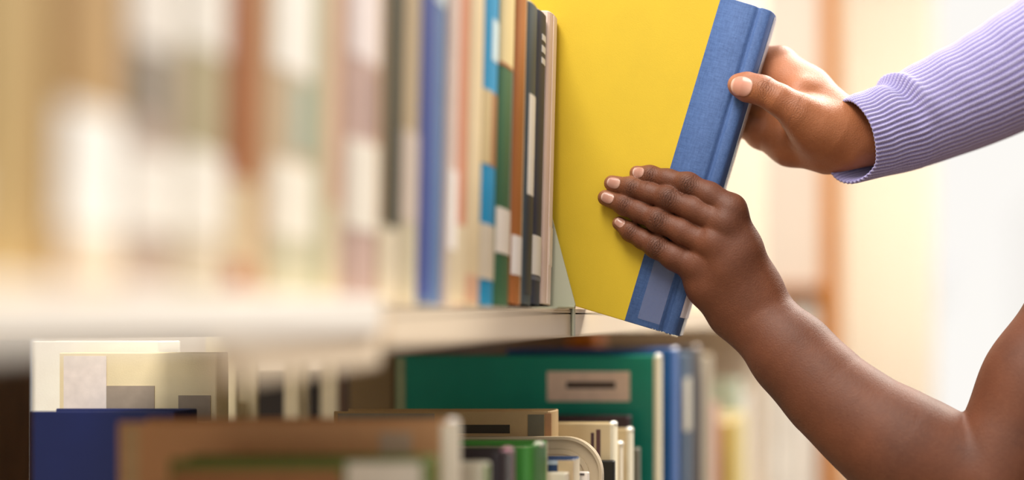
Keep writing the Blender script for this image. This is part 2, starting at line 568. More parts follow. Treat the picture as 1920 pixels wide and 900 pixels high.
low('olive green and orange book low in front of the brown one', 0.690, 0.022, 318, 800, 862, '5c6a30', patches=[(324, 640, 882, 1000, '94643a', 'cover_band'), (650, 790, 868, 1000, 'd8cfc0', 'cover_panel')], rough=0.6)
low('wide brown hardback with a cream spine on the lower shelf', 0.745, 0.030, 222, 838, 792, 'cf9d70', labels=[(700, 1200, 'efe6cf', -0.98, 0.98, 'spine_band')],
    patches=[(232, 262, 800, 1000, 'c9a97c', 'hinge_strip'), (712, 772, 812, 866, 'b8a18a', 'cover_emblem')], rough=0.6, glint='fffaf0')
low('pale cream and green book behind the brown hardback', 0.79, 0.020, 420, 905, 872, 'd7d2bd', labels=[(870, 1000, '86a860', -0.5, 0.1, 'spine_band')])
low('charcoal book with a plum spine edge in front of the green one', 0.822, 0.034, 560, 942, 848, '3a3438', labels=[(845, 1000, '8f5a6c', 0.3, 0.98, 'spine_band')], rough=0.25, glint='c890a0')
low('bright green hardback on the lower shelf', 0.872, 0.046, 600, 998, 838, '4f9a45', labels=[(838, 1000, '3f8038', -0.75, 0.35, 'spine_band'), (838, 1000, 'e6ddb6', 0.6, 0.98, 'spine_band')], rough=0.35, glint='e8f0d8')
low('small navy and cream book standing before the beige plastic bookend', 0.93, 0.022, 880, 1076, 862, '33476e', patches=[(1046, 1075, 864, 1000, 'cdb48c', 'cover_band'), (1003, 1046, 864, 872, 'b7c3d0', 'cover_band')], labels=[(860, 1000, 'e9dcc0', -0.98, 0.98, 'spine_band')])
low('thin cream booklet beside the navy and cream book', 0.919, 0.010, 880, 1062, 888, 'e4dac4')
low('tattered white pamphlet leaning by the navy and cream book', 0.956, 0.005, 960, 1103, 886, 'efe6dc', patches=[(1076, 1096, 888, 892, '4a4040', 'cover_band')])

# beige plastic bookend with a rounded corner and an embossed rib
d = 0.99
s = d / F
rb = empty('bookend', (PX(1130, d), d, LOZ + 0.0006))
tag(rb, 'beige plastic bookend with a rounded corner and embossed rib on the lower shelf', 'bookend')
W, H = (1130 - 800) * s, PZ(820, d) - LOZ


def rounded(x0, x1, z0, z1, r, n=12):
    pts = [(x0, z0), (x1, z0)]
    for i in range(n + 1):
        a = i / n * math.pi / 2
        pts.append((x1 - r + r * math.cos(a), z1 - r + r * math.sin(a)))
    for i in range(n + 1):
        a = math.pi / 2 + i / n * math.pi / 2
        pts.append((x0 + r + r * math.cos(a), z1 - r + r * math.sin(a)))
    return pts


plast = mat('c3b193', 0.35, 0.03, 20, name='beige_plastic')
obj('plate', prism(rounded(-W, 0, 0, H, 70 * s), 'y', 0, 0.004), plast, rb)
o_ = rounded(-W + 24 * s, -24 * s, -0.001, H - 24 * s, 52 * s)
i_ = rounded(-W + 32 * s, -32 * s, -0.001, H - 32 * s, 46 * s)
bm = bmesh.new()
for ya, yb_ in ((-0.0016, 0.0005),):
    va = [bm.verts.new((p[0], ya, p[1])) for p in o_]
    vb = [bm.verts.new((p[0], ya, p[1])) for p in i_]
    vc = [bm.verts.new((p[0], yb_, p[1])) for p in o_]
    vd = [bm.verts.new((p[0], yb_, p[1])) for p in i_]
    n = len(o_)
    for i in range(1, n):
        j = (i + 1) % n
        bm.faces.new((va[i], va[j], vb[j], vb[i]))
        bm.faces.new((vc[i], vc[j], va[j], va[i]))
        bm.faces.new((vd[i], vb[i], vb[j], vd[j]))
obj('rib', bm, plast, rb)
rim = rounded(-W, 0, 0, H, 70 * s)
bm = bmesh.new()
i2 = rounded(-W + 5 * s, -5 * s, 0, H - 5 * s, 66 * s)
va = [bm.verts.new((p[0], -0.003, p[1])) for p in rim]
vb = [bm.verts.new((p[0], -0.003, p[1])) for p in i2]
vc = [bm.verts.new((p[0], 0.001, p[1])) for p in rim]
vd = [bm.verts.new((p[0], 0.001, p[1])) for p in i2]
for i in range(1, len(rim)):
    j = (i + 1) % len(rim)
    bm.faces.new((va[i], va[j], vb[j], vb[i]))
    bm.faces.new((vc[i], vc[j], va[j], va[i]))
    bm.faces.new((vd[i], vb[i], vb[j], vd[j]))
obj('rim', bm, plast, rb)
obj('foot', box(-W, 0, -0.03, 0.004, 0, 0.003), plast, rb)

low('old tan hardback with a dark title plate and a frayed corner', 1.005, 0.028, 626, 1034, 772, 'bfa276',
    patches=[(634, 815, 776, 800, '8b8f82', 'cover_band'), (846, 956, 797, 813, '3a3226', 'title_plate'), (990, 1020, 778, 1100, '6f6a58', 'hinge_strip'), (1022, 1034, 776, 900, 'b3855e', 'frayed_edge')], rough=0.7)
low('cream hardback with a dark striped hinge behind the beige bookend', 1.045, 0.020, 800, 1150, 795, 'd6c39c', patches=[(1108, 1114, 812, 1000, '4a3038', 'cover_band'), (1118, 1126, 806, 1000, '5a3a3a', 'cover_band')], labels=[(700, 1100, 'fff4d6', -0.98, 0.98, 'spine_band')], glint='fffaf0')
low('slim black book at the corner of the beige bookend', 1.033, 0.008, 960, 1151, 865, '22211d', rough=0.5)
low('slim ivory book between the two cream hardbacks', 1.075, 0.012, 850, 1164, 832, 'f4ead2', glint='fffaf0')
low('cream hardback standing against the large teal book', 1.10, 0.018, 820, 1181, 806, 'd0bd98', labels=[(700, 1100, 'fff6dc', -0.98, 0.98, 'spine_band')], glint='fffaf0')
low('low grey brown book before the large teal book', 1.13, 0.016, 880, 1196, 842, '6a6a5c')
low('dark plum book lying open-edged before the teal book', 1.155, 0.014, 900, 1180, 781, '43343c', rough=0.5)
low('large teal hardback with a pale title label and cream spine', 1.19, 0.030, 742, 1233, 668, '1c9482',
    labels=[(600, 1300, 'e9e2c2', -0.98, 0.98, 'spine_band')],
    patches=[(1026, 1181, 697, 753, 'f0dacc', 'title_label'), (742, 760, 672, 1100, '9fb08c', 'fore_edge_strip')], rough=0.35, glint='fffaf0')
# title bar printed on the teal book's label
tb = [o for o in COL.objects if o.name.startswith('title_label')][0]
d_ = 1.19
spx_ = PX(1233, d_)
obj('title_bar', box(PX(1062, d_) - spx_, PX(1154, d_) - spx_, -0.0158, -0.0152, PZ(729, d_) - LOZ, PZ(716, d_) - LOZ), mat('4d403c', 0.6), tb)

low('royal blue hardback behind the large teal book', 1.26, 0.045, 950, 1262, 655, '2f62a8', glint='cfdcf0')
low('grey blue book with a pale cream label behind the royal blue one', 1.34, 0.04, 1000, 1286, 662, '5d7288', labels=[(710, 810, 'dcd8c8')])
low('charcoal book with a pale added glint on top behind the grey blue one', 1.42, 0.05, 1050, 1303, 652, '3d3a40', glint='e8dcd0')
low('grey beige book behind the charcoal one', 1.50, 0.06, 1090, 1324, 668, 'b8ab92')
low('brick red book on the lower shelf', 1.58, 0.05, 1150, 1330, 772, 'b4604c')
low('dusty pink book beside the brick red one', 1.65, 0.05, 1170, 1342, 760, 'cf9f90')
low('mustard yellow book on the lower shelf', 1.72, 0.09, 1200, 1374, 792, 'd2b75a', glint='fff2e0')
low('pale lemon book beside the mustard yellow one', 1.83, 0.07, 1240, 1392, 778, 'e6d79a', glint='fff2e0')
low('pale green book behind the mustard yellow one', 1.92, 0.06, 1260, 1386, 715, 'c6d2bf')
low('off white book near the end panel', 2.0, 0.08, 1290, 1400, 740, 'ebe2d6')

# on the far side of the case, seen below the upper shelf
def far_book(label, d, t, xl, xr, yt, col, patches=(), rough=0.5, zb=None):
    return low(label, d, t, xl, xr, yt, col, patches=patches, group='books on the far side of the bookcase', rough=rough, zb=zb, bulge=0.002)


far_book('navy blue book behind the brown hardback, under the cream picture cover', 0.93, 0.03, 58, 330, 772, '081a56', zb=LOZ)
far_book('cream picture book cover with a grey photograph on it', 0.985, 0.018, 112, 408, 662, 'ecdcb4',
         patches=[(120, 200, 668, 900, 'efe4de', 'cover_panel'), (200, 290, 724, 770, 'a39484', 'cover_picture'), (335, 395, 742, 790, '998a78', 'cover_picture')])
far_book('ivory book with bright page edges behind the cream picture cover', 1.01, 0.03, 60, 300, 640, 'fff8ea')
far_book('tan book beyond the slotted uprights', 1.25, 0.03, 655, 738, 668, '8c7450')
far_book('dark brown book beyond the slotted uprights', 1.37, 0.03, 300, 600, 690, '2c2118')
ob = make_book('small orange book added for a highlight under the shelf far behind the teal book', 1.75, 0.03, 0.10, 0.10, 'e08a34', spx=PX(1128, 1.75), zb=PZ(655, 1.75) - 0.0, group='books on the far side of the bookcase')
ob.location.z = LOZ
for c in list(ob.children):
    bpy.data.objects.remove(c)
hh = PZ(622, 1.75) - LOZ
obj('cover', cover_mesh(0.04, 0.05, hh, 0.004), mat('ff9a34', 0.4), ob)  # bright orange book put in to stand for a soft orange highlight
obj('page_block', box(-0.036, -0.007, -0.02, 0.02, 0.003, hh - 0.004), page_mat(), ob)
ob['label'] = 'tall orange book added for an orange highlight behind the large teal one, under the shelf'

# ------------------------------------------------------------------ beyond: the next bookcase at the end of the aisle
D2 = 3.2
nb = empty('display_case', (PX(1500, D2), D2 + 0.15, 0))
tag(nb, 'pale panelled display case with a golden oak post by the curtain', 'bookcase')


def npart(name, bm, m):
    o = obj(name, bm, m)
    o.parent = nb
    o.matrix_parent_inverse = Matrix.Translation(-nb.location)
    return o


npart('post', box(PX(1541, D2), PX(1570, D2), D2, D2 + 0.3, 0, 2.6, 0.006), OAK)
npart('panel', box(PX(1300, D2), PX(1541, D2), D2 + 0.03, D2 + 0.06, PZ(536, D2), 2.5, 0.004), mat('ecdccb', 0.6, 0.03, 6, name='beige_panel'))
npart('rail', box(PX(1300, D2), PX(1541, D2), D2, D2 + 0.3, PZ(556, D2), PZ(534, D2), 0.01), wood_mat('8a4f22', 'c07a38', 'brown_oak', (0.6, 6, 6)))
npart('back_panel', box(PX(1300, D2), PX(1541, D2), D2 + 0.28, D2 + 0.3, 0.1, PZ(556, D2)), mat('efe3d0', 0.6, 0.03, 6))
npart('shelf', box(PX(1300, D2), PX(1541, D2), D2 + 0.01, D2 + 0.28, 0.62, 0.65, 0.003), OAK)
npart('shelf', box(PX(1300, D2), PX(1541, D2), D2 + 0.01, D2 + 0.28, 0.10, 0.13, 0.003), OAK)
for k, (a, b, top, c, lab) in enumerate(((1405, 1440, 700, 'e7ddcf', 'tall cream binder in the display case'), (1441, 1474, 640, 'efe9dd', 'ivory binder next to the tall cream one'),
                                   (1475, 1502, 580, 'f5f1e8', 'white binder in the display case'), (1503, 1530, 566, 'fbf8f0', 'tallest white binder beside the oak post'))):
    bd = empty('binder', ((PX(a, D2) + PX(b, D2)) / 2, D2 + 0.04, 0.65))
    tag(bd, lab, 'binder', 'binders in the display case')
    hw = (PX(b, D2) - PX(a, D2)) / 2 - 0.001
    obj('cover', box(-hw, hw, 0, 0.2, 0, PZ(top, D2) - 0.65, 0.006), mat(c, 0.45, 0.03), bd)
    obj('spine_label', box(-hw * 0.6, hw * 0.6, -0.001, 0.001, 0.16, 0.26), mat('fffaf0', 0.5, 0.02), bd)

# ------------------------------------------------------------------ the yellow and blue book held by both hands
BH = 636 / F            # height at 1 m
BW = 0.205
BT = 0.030
ang = math.radians(16.6)
bk = empty('book', P(1266, 630, 1.0), (0, ang, 0))
tag(bk, 'large yellow hardback with a blue cloth spine held in two hands', 'book')


def cloth_mat(name, c, dark, weave=1400, rough=0.75):
    m = bpy.data.materials.new(name)
    m.use_nodes = True
    nt = m.node_tree
    b = nt.nodes['Principled BSDF']
    tc = nt.nodes.new('ShaderNodeTexCoord')
    hs = []
    for i, sc in enumerate(((weave, weave, weave * 0.12), (weave * 0.12, weave, weave))):
        mp = nt.nodes.new('ShaderNodeMapping')
        mp.inputs['Scale'].default_value = sc
        nt.links.new(tc.outputs['Object'], mp.inputs[0])
        nz = nt.nodes.new('ShaderNodeTexNoise')
        nz.inputs['Scale'].default_value = 1
        nz.inputs['Detail'].default_value = 2
        nt.links.new(mp.outputs[0], nz.inputs['Vector'])
        hs.append(nz)
    ad = nt.nodes.new('ShaderNodeMath')
    ad.operation = 'ADD'
    nt.links.new(hs[0].outputs[0], ad.inputs[0])
    nt.links.new(hs[1].outputs[0], ad.inputs[1])
    big = nt.nodes.new('ShaderNodeTexNoise')
    big.inputs['Scale'].default_value = 18
    big.inputs['Detail'].default_value = 6
    nt.links.new(tc.outputs['Object'], big.inputs['Vector'])
    ad2 = nt.nodes.new('ShaderNodeMath')
    ad2.operation = 'MULTIPLY_ADD'
    nt.links.new(big.outputs[0], ad2.inputs[0])
    ad2.inputs[1].default_value = 0.5
    nt.links.new(ad.outputs[0], ad2.inputs[2])
    mr = nt.nodes.new('ShaderNodeMapRange')
    mr.inputs['From Min'].default_value = 0.85
    mr.inputs['From Max'].default_value = 1.65
    nt.links.new(ad2.outputs[0], mr.inputs[0])
    mx = nt.nodes.new('ShaderNodeMix')
    mx.data_type = 'RGBA'
    mx.inputs[6].default_value = (*lin(dark), 1)
    mx.inputs[7].default_value = (*lin(c), 1)
    nt.links.new(mr.outputs[0], mx.inputs[0])
    nt.links.new(mx.outputs[2], b.inputs['Base Color'])
    b.inputs['Roughness'].default_value = rough
    bp = nt.nodes.new('ShaderNodeBump')
    bp.inputs['Strength'].default_value = 0.25
    bp.inputs['Distance'].default_value = 0.0004
    nt.links.new(ad.outputs[0], bp.inputs['Height'])
    nt.links.new(bp.outputs[0], b.inputs['Normal'])
    return m


YEL = mat('cdae28', 0.6, 0.07, 28, 0.10, 1100, name='yellow_paper', spec=0.3)
BLU = cloth_mat('blue_cloth', '4c6a9e', '344f80', 1500, 0.75)
bd = 0.0028
# boards (near and far): yellow paper
obj('front_board', box(-BW, -0.0155, 0, bd, 0, BH, 0.0008), YEL, bk)
obj('back_board', box(-BW, -0.0155, BT - bd, BT, 0, BH, 0.0008), YEL, bk)
# blue cloth wrapping from the front board over the joint groove and the spine to the back board
QW = 99 / F
prof = [(-QW, -0.0004), (-0.0155, -0.0004), (-0.0142, 0.0000), (-0.0130, 0.0010), (-0.0120, 0.0021), (-0.0110, 0.0023), (-0.0101, 0.0017), (-0.0092, 0.0000), (-0.0080, -0.0007), (-0.0065, -0.0008),
        (-0.004, -0.0005), (-0.0015, 0.0005), (-0.0003, 0.0025), (0.0012, BT * 0.25), (0.0018, BT * 0.5)]
prof = prof + [(x, BT - y) for x, y in reversed(prof[:-1])]
inn = offset_poly(prof, -0.0011)
bm = bmesh.new()
rings = []
for z, s_ in ((0, 0.0004), (0.0006, 0), (BH - 0.0006, 0), (BH, 0.0004)):
    ring = offset_poly(prof, -s_) + list(reversed(inn))
    rings.append([bm.verts.new((p[0], p[1], z)) for p in ring])
n = len(rings[0])
for a, b in zip(rings, rings[1:]):
    for i in range(n):
        bm.faces.new((a[i], a[(i + 1) % n], b[(i + 1) % n], b[i]))
k = len(prof)
for r in (rings[0], rings[-1]):
    for i in range(k - 1):
        bm.faces.new((r[i], r[i + 1], r[n - 2 - i], r[n - 1 - i]))
obj('cloth_spine', bm, BLU, bk, True)
obj('page_block', box(-BW + 0.004, -0.006, bd + 0.0002, BT - bd - 0.0002, 0.004, BH - 0.004), page_mat(), bk)
# clear tape patch near the foot
tp = bpy.data.materials.new('clear_tape')
tp.use_nodes = True
b = tp.node_tree.nodes['Principled BSDF']
b.inputs['Base Color'].default_value = (*lin('828bb0'), 1)
b.inputs['Roughness'].default_value = 0.35
b.inputs['Alpha'].default_value = 0.34
tz = tp.node_tree.nodes.new('ShaderNodeTexNoise')
tz.inputs['Scale'].default_value = 90
tm = tp.node_tree.nodes.new('ShaderNodeMapRange')
tm.inputs['To Min'].default_value = 0.2
tm.inputs['To Max'].default_value = 0.40
tp.node_tree.links.new(tz.outputs[0], tm.inputs[0])
tp.node_tree.links.new(tm.outputs[0], b.inputs['Alpha'])
obj('clear_tape', box(-77 / F, -34 / F, -0.0009, -0.0005, 12 / F, 150 / F), tp, bk)
# white film, unevenly see-through, over the rear of the spine
fm = bpy.data.materials.new('white_film')
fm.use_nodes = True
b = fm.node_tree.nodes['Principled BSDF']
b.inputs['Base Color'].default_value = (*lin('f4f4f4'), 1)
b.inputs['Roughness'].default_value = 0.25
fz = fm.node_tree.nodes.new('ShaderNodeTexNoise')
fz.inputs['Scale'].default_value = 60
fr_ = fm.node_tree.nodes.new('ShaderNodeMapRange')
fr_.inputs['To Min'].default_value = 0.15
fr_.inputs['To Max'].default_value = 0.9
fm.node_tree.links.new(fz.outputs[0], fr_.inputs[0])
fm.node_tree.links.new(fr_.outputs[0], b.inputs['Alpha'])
obj('white_film', prism([(0.0022, BT * 0.33), (0.0026, BT * 0.5), (0.0018, BT * 0.8), (0.0004, BT * 0.98), (-0.0002, BT * 0.98), (0.0013, BT * 0.75), (0.0019, BT * 0.5), (0.0016, BT * 0.33)], 'z', 0.001, BH - 0.002), fm, bk)
# white spine label wrapping onto the spine
bm = prism([(-0.0006, -0.0002), (0.0008, 0.0024), (0.0024, BT * 0.25), (0.0032, BT * 0.5), (0.0024, BT * 0.75), (0.0014, BT * 0.75), (0.0019, BT * 0.5), (0.0013, BT * 0.25), (-0.0002, 0.0027)], 'z', 36 / F, 100 / F)
obj('spine_label', bm, mat('efeaf2', 0.4, 0.03), bk)
# frayed threads along the worn foot of the cloth
bm = bmesh.new()
for i in range(70):
    x = random.uniform(-0.020, 0.001) if i < 50 else random.uniform(-0.002, 0.002)
    y = random.uniform(-0.0006, 0.0016)
    l = random.uniform(0.0006, 0.0022)
    dx = random.uniform(-0.0008, 0.0008)
    w_ = 0.00022
    z_ = 0.0006
    a = [bm.verts.new((x + q[0], y + q[1], z_)) for q in ((-w_, -w_), (w_, -w_), (0, w_))]
    tipv = bm.verts.new((x + dx, y + random.uniform(-0.0005, 0.0005), z_ - l))
    for i2_ in range(3):
        bm.faces.new((a[i2_], a[(i2_ + 1) % 3], tipv))
    bm.faces.new(a)
fr = obj('frayed_edge', bm, mat('efe6cf', 0.9, 0.05), bk)
fr['kind'] = 'stuff'

# ------------------------------------------------------------------ hands: signed distance sculpting and surface nets
def H(px, py, z):
    """joint seen at pixel (px,py), z millimetres in front of the yellow cover"""
    d = 1.0 - z / 1000.0
    return np.array(P(px, py, d), dtype=np.float64)


PXM = 1.0 / F


def smin(a, b, k):
    h = np.clip(0.5 + 0.5 * (b - a) / k, 0, 1)
    return b + (a - b) * h - k * h * (1 - h)


class Sculpt:
    def __init__(self):
        self.groups = []

    def add(self, prims, kin, k, kfun=None):
        """prims: (a, b, ra, rb, axis or None, ratio). kin: blend inside, k: blend with the rest"""
        self.groups.append((prims, kin, k, kfun))

    def bounds(self):
        lo = np.full(3, 1e9)
        hi = -lo
        for prims, *_ in self.groups:
            for p in prims:
                r = max(p[2], p[3])
                lo = np.minimum(lo, np.minimum(p[0], p[1]) - r)
                hi = np.maximum(hi, np.maximum(p[0], p[1]) + r)
        return lo - 0.006, hi + 0.006

    def ev(self, Q):
        D = np.full(len(Q), 0.04)
        for prims, kin, k, kfun in self.groups:
            lo = np.min([np.minimum(p[0], p[1]) - max(p[2], p[3]) for p in prims], axis=0) - 0.02
            hi = np.max([np.maximum(p[0], p[1]) + max(p[2], p[3]) for p in prims], axis=0) + 0.02
            m = np.all((Q > lo) & (Q < hi), axis=1)
            if not m.any():
                continue
            q = Q[m]
            dg = None
            for a, b, ra, rb, ax, ratio in prims:
                ba = b - a
                L2 = float(ba @ ba)
                pa = q - a
                h = np.clip(pa @ ba / L2, 0, 1) if L2 > 1e-12 else np.zeros(len(q))
                v = pa - h[:, None] * ba
                if ax is None:
                    l = np.sqrt(np.einsum('ij,ij->i', v, v))
                    dp = l - (ra + (rb - ra) * h)
                else:
                    vn = v @ ax
                    l = np.sqrt(np.maximum(np.einsum('ij,ij->i', v, v) - vn ** 2 + (vn / ratio) ** 2, 0))
                    dp = (l - (ra + (rb - ra) * h)) * (0.5 + 0.5 * min(ratio, 1))
                dg = dp if dg is None else smin(dg, dp, kin)
            kk = kfun(q) if kfun else k
            D[m] = smin(D[m], dg, kk)
        return D

    def mesh(self, h):
        lo, hi = self.bounds()
        hc = h * 5
        nc = np.ceil((hi - lo) / hc).astype(int) + 1
        I = np.stack(np.meshgrid(*[np.arange(v) for v in nc], indexing='ij'), -1).reshape(-1, 3)
        Dc = self.ev(lo + (I + 0.5) * hc)
        near = I[np.abs(Dc) < hc * 1.7]
        nf = nc * 5 + 1
        D = np.full(nf, 0.04, dtype=np.float32)
        # fill the inside of the far field with a negative value
        inside = (Dc < -hc * 1.6).reshape(nc)
        ins = np.repeat(np.repeat(np.repeat(inside, 5, 0), 5, 1), 5, 2)
        D[:ins.shape[0], :ins.shape[1], :ins.shape[2]][ins] = -0.04
        off = np.stack(np.meshgrid(*[np.arange(6)] * 3, indexing='ij'), -1).reshape(-1, 3)
        for c0 in range(0, len(near), 4000):
            J = (near[c0:c0 + 4000, None, :] * 5 + off[None]).reshape(-1, 3)
            D[J[:, 0], J[:, 1], J[:, 2]] = self.ev(lo + J * h)
        V, Fq = nets(D)
        V = lo + V * h
        d0 = self.ev(V)
        e = h * 0.5
        g = np.stack([(self.ev(V + np.eye(3)[i] * e) - d0) / e for i in range(3)], 1)
        gl2 = np.maximum(np.einsum('ij,ij->i', g, g), 0.15)
        V = V - np.clip(d0 / gl2, -h, h)[:, None] * g
        V = V - np.clip(self.ev(V) / gl2, -h, h)[:, None] * g
        N = g / np.maximum(np.linalg.norm(g, axis=1, keepdims=True), 1e-6)
        return V, N, Fq


def nets(D):
    S = D < 0
    nx, ny, nz = [v - 1 for v in D.shape]
    cnt = np.zeros((nx, ny, nz), dtype=np.uint8)
    for i in (0, 1):
        for j in (0, 1):
            for k in (0, 1):
                cnt += S[i:i + nx, j:j + ny, k:k + nz]
    A = np.argwhere((cnt > 0) & (cnt < 8))
    vid = np.full((nx, ny, nz), -1, dtype=np.int32)
    vid[A[:, 0], A[:, 1], A[:, 2]] = np.arange(len(A))
    acc = np.zeros((len(A), 3))
    num = np.zeros(len(A))
    corners = [(i, j, k) for i in (0, 1) for j in (0, 1) for k in (0, 1)]
    for c in corners:
        for ax in range(3):
            if c[ax] == 0:
                e = list(c)
                e[ax] = 1
                d0 = D[A[:, 0] + c[0], A[:, 1] + c[1], A[:, 2] + c[2]]
                d1 = D[A[:, 0] + e[0], A[:, 1] + e[1], A[:, 2] + e[2]]
                x = (d0 < 0) != (d1 < 0)
                t = np.where(x, d0 / np.where(x, d0 - d1, 1), 0)
                p = np.tile(np.array(c, float), (len(A), 1))
                p[:, ax] += t
                acc[x] += p[x]
                num[x] += 1
    V = A + acc / np.maximum(num, 1)[:, None]
    quads = []
    for ax in range(3):
        sl0 = [slice(None)] * 3
        sl1 = [slice(None)] * 3
        sl0[ax] = slice(0, -1)
        sl1[ax] = slice(1, None)
        s0, s1 = S[tuple(sl0)], S[tuple(sl1)]
        E = np.argwhere(s0 != s1)
        b, c = [(1, 2), (2, 0), (0, 1)][ax]
        ok = (E[:, b] > 0) & (E[:, c] > 0) & (E[:, b] < D.shape[b] - 1) & (E[:, c] < D.shape[c] - 1)
        E = E[ok]
        flip = s0[E[:, 0], E[:, 1], E[:, 2]]

        def cell(db, dc):
            X = E.copy()
            X[:, b] += db
            X[:, c] += dc
            return vid[X[:, 0], X[:, 1], X[:, 2]]
        q = np.stack([cell(-1, -1), cell(0, -1), cell(0, 0), cell(-1, 0)], 1)
        q[~flip] = q[~flip][:, ::-1]
        quads.append(q)
    Q = np.concatenate(quads)
    return V, Q[(Q >= 0).all(1)]


def np_mesh(name, V, Q):
    me = bpy.data.meshes.new(name)
    me.vertices.add(len(V))
    me.vertices.foreach_set('co', V.astype(np.float32).ravel())
    me.loops.add(len(Q) * 4)
    me.loops.foreach_set('vertex_index', Q.astype(np.int32).ravel())
    me.polygons.add(len(Q))
    me.polygons.foreach_set('loop_start', np.arange(0, len(Q) * 4, 4, dtype=np.int32))
    me.polygons.foreach_set('use_smooth', np.ones(len(Q), dtype=bool))
    me.update(calc_edges=True)
    me.validate()
    return me


def unit(v):
    v = np.asarray(v, float)
    return v / np.linalg.norm(v)


CAMDIR = np.array([0.0, -1.0, 0.0])


def dress(me, V, N, nails, knuckles, scuff=None):
    """attributes: nail (shape field), ku (mm along the finger at a joint), kw (weight of a joint's wrinkles). nails also lift the surface"""
    nf = np.full(len(V), -1.0)
    nu = np.zeros(len(V))
    V2 = V.copy()
    for c, t, n, L, W in nails:
        t = unit(t)
        n = unit(n - (n @ t) * t)
        s = np.cross(t, n)
        q = V - c
        u, v, w = q @ t, q @ s, q @ n
        f = 1 - (np.abs(u / L) ** 2.4 + np.abs(v / W) ** 2.4) ** (1 / 2.4)
        ok = (np.linalg.norm(q, axis=1) < 2.2 * max(L, W)) & (w > -0.010) & ((N @ n) > -0.1)
        f = np.where(ok, f, -1)
        nf = np.maximum(nf, f)
        nu = np.where(ok, u / L, nu)
        sm = np.clip(f / 0.10, 0, 1)
        ring = np.exp(-((f + 0.08) / 0.07) ** 2) * ok * np.clip(1.2 - u / L, 0, 1)
        free = np.clip((u / L - 0.75) / 0.25, 0, 1) * (f > 0)
        V2 += N * (sm * 0.00022 - ring * 0.00022 + free * 0.0002)[:, None]
    kw = np.zeros(len(V))
    ku = np.zeros(len(V))
    for c, t, n, ru, rv, wt in knuckles:
        t = unit(t)
        n = unit(n - (n @ t) * t)
        s = np.cross(t, n)
        q = V - c
        u, v, w = q @ t, q @ s, q @ n
        g = np.exp(-(u / ru) ** 2 - (v / rv) ** 2) * np.clip((N @ n) * 1.5, 0, 1) * (np.linalg.norm(q, axis=1) < 3 * max(ru, rv)) * wt
        bigger = g > kw
        kw = np.where(bigger, g, kw)
        ku = np.where(bigger, u * 1000 + 0.06 * (v * 1000) ** 2 * np.sign(u), ku)
    me.vertices.foreach_set('co', V2.astype(np.float32).ravel())
    for nm, arr in (('nail', nf), ('nailu', nu), ('kw', kw), ('ku', ku), ('scuff', scuff if scuff is not None else np.zeros(len(V)))):
        at = me.attributes.new(nm, 'FLOAT', 'POINT')
        at.data.foreach_set('value', arr.astype(np.float32))
    me.update()


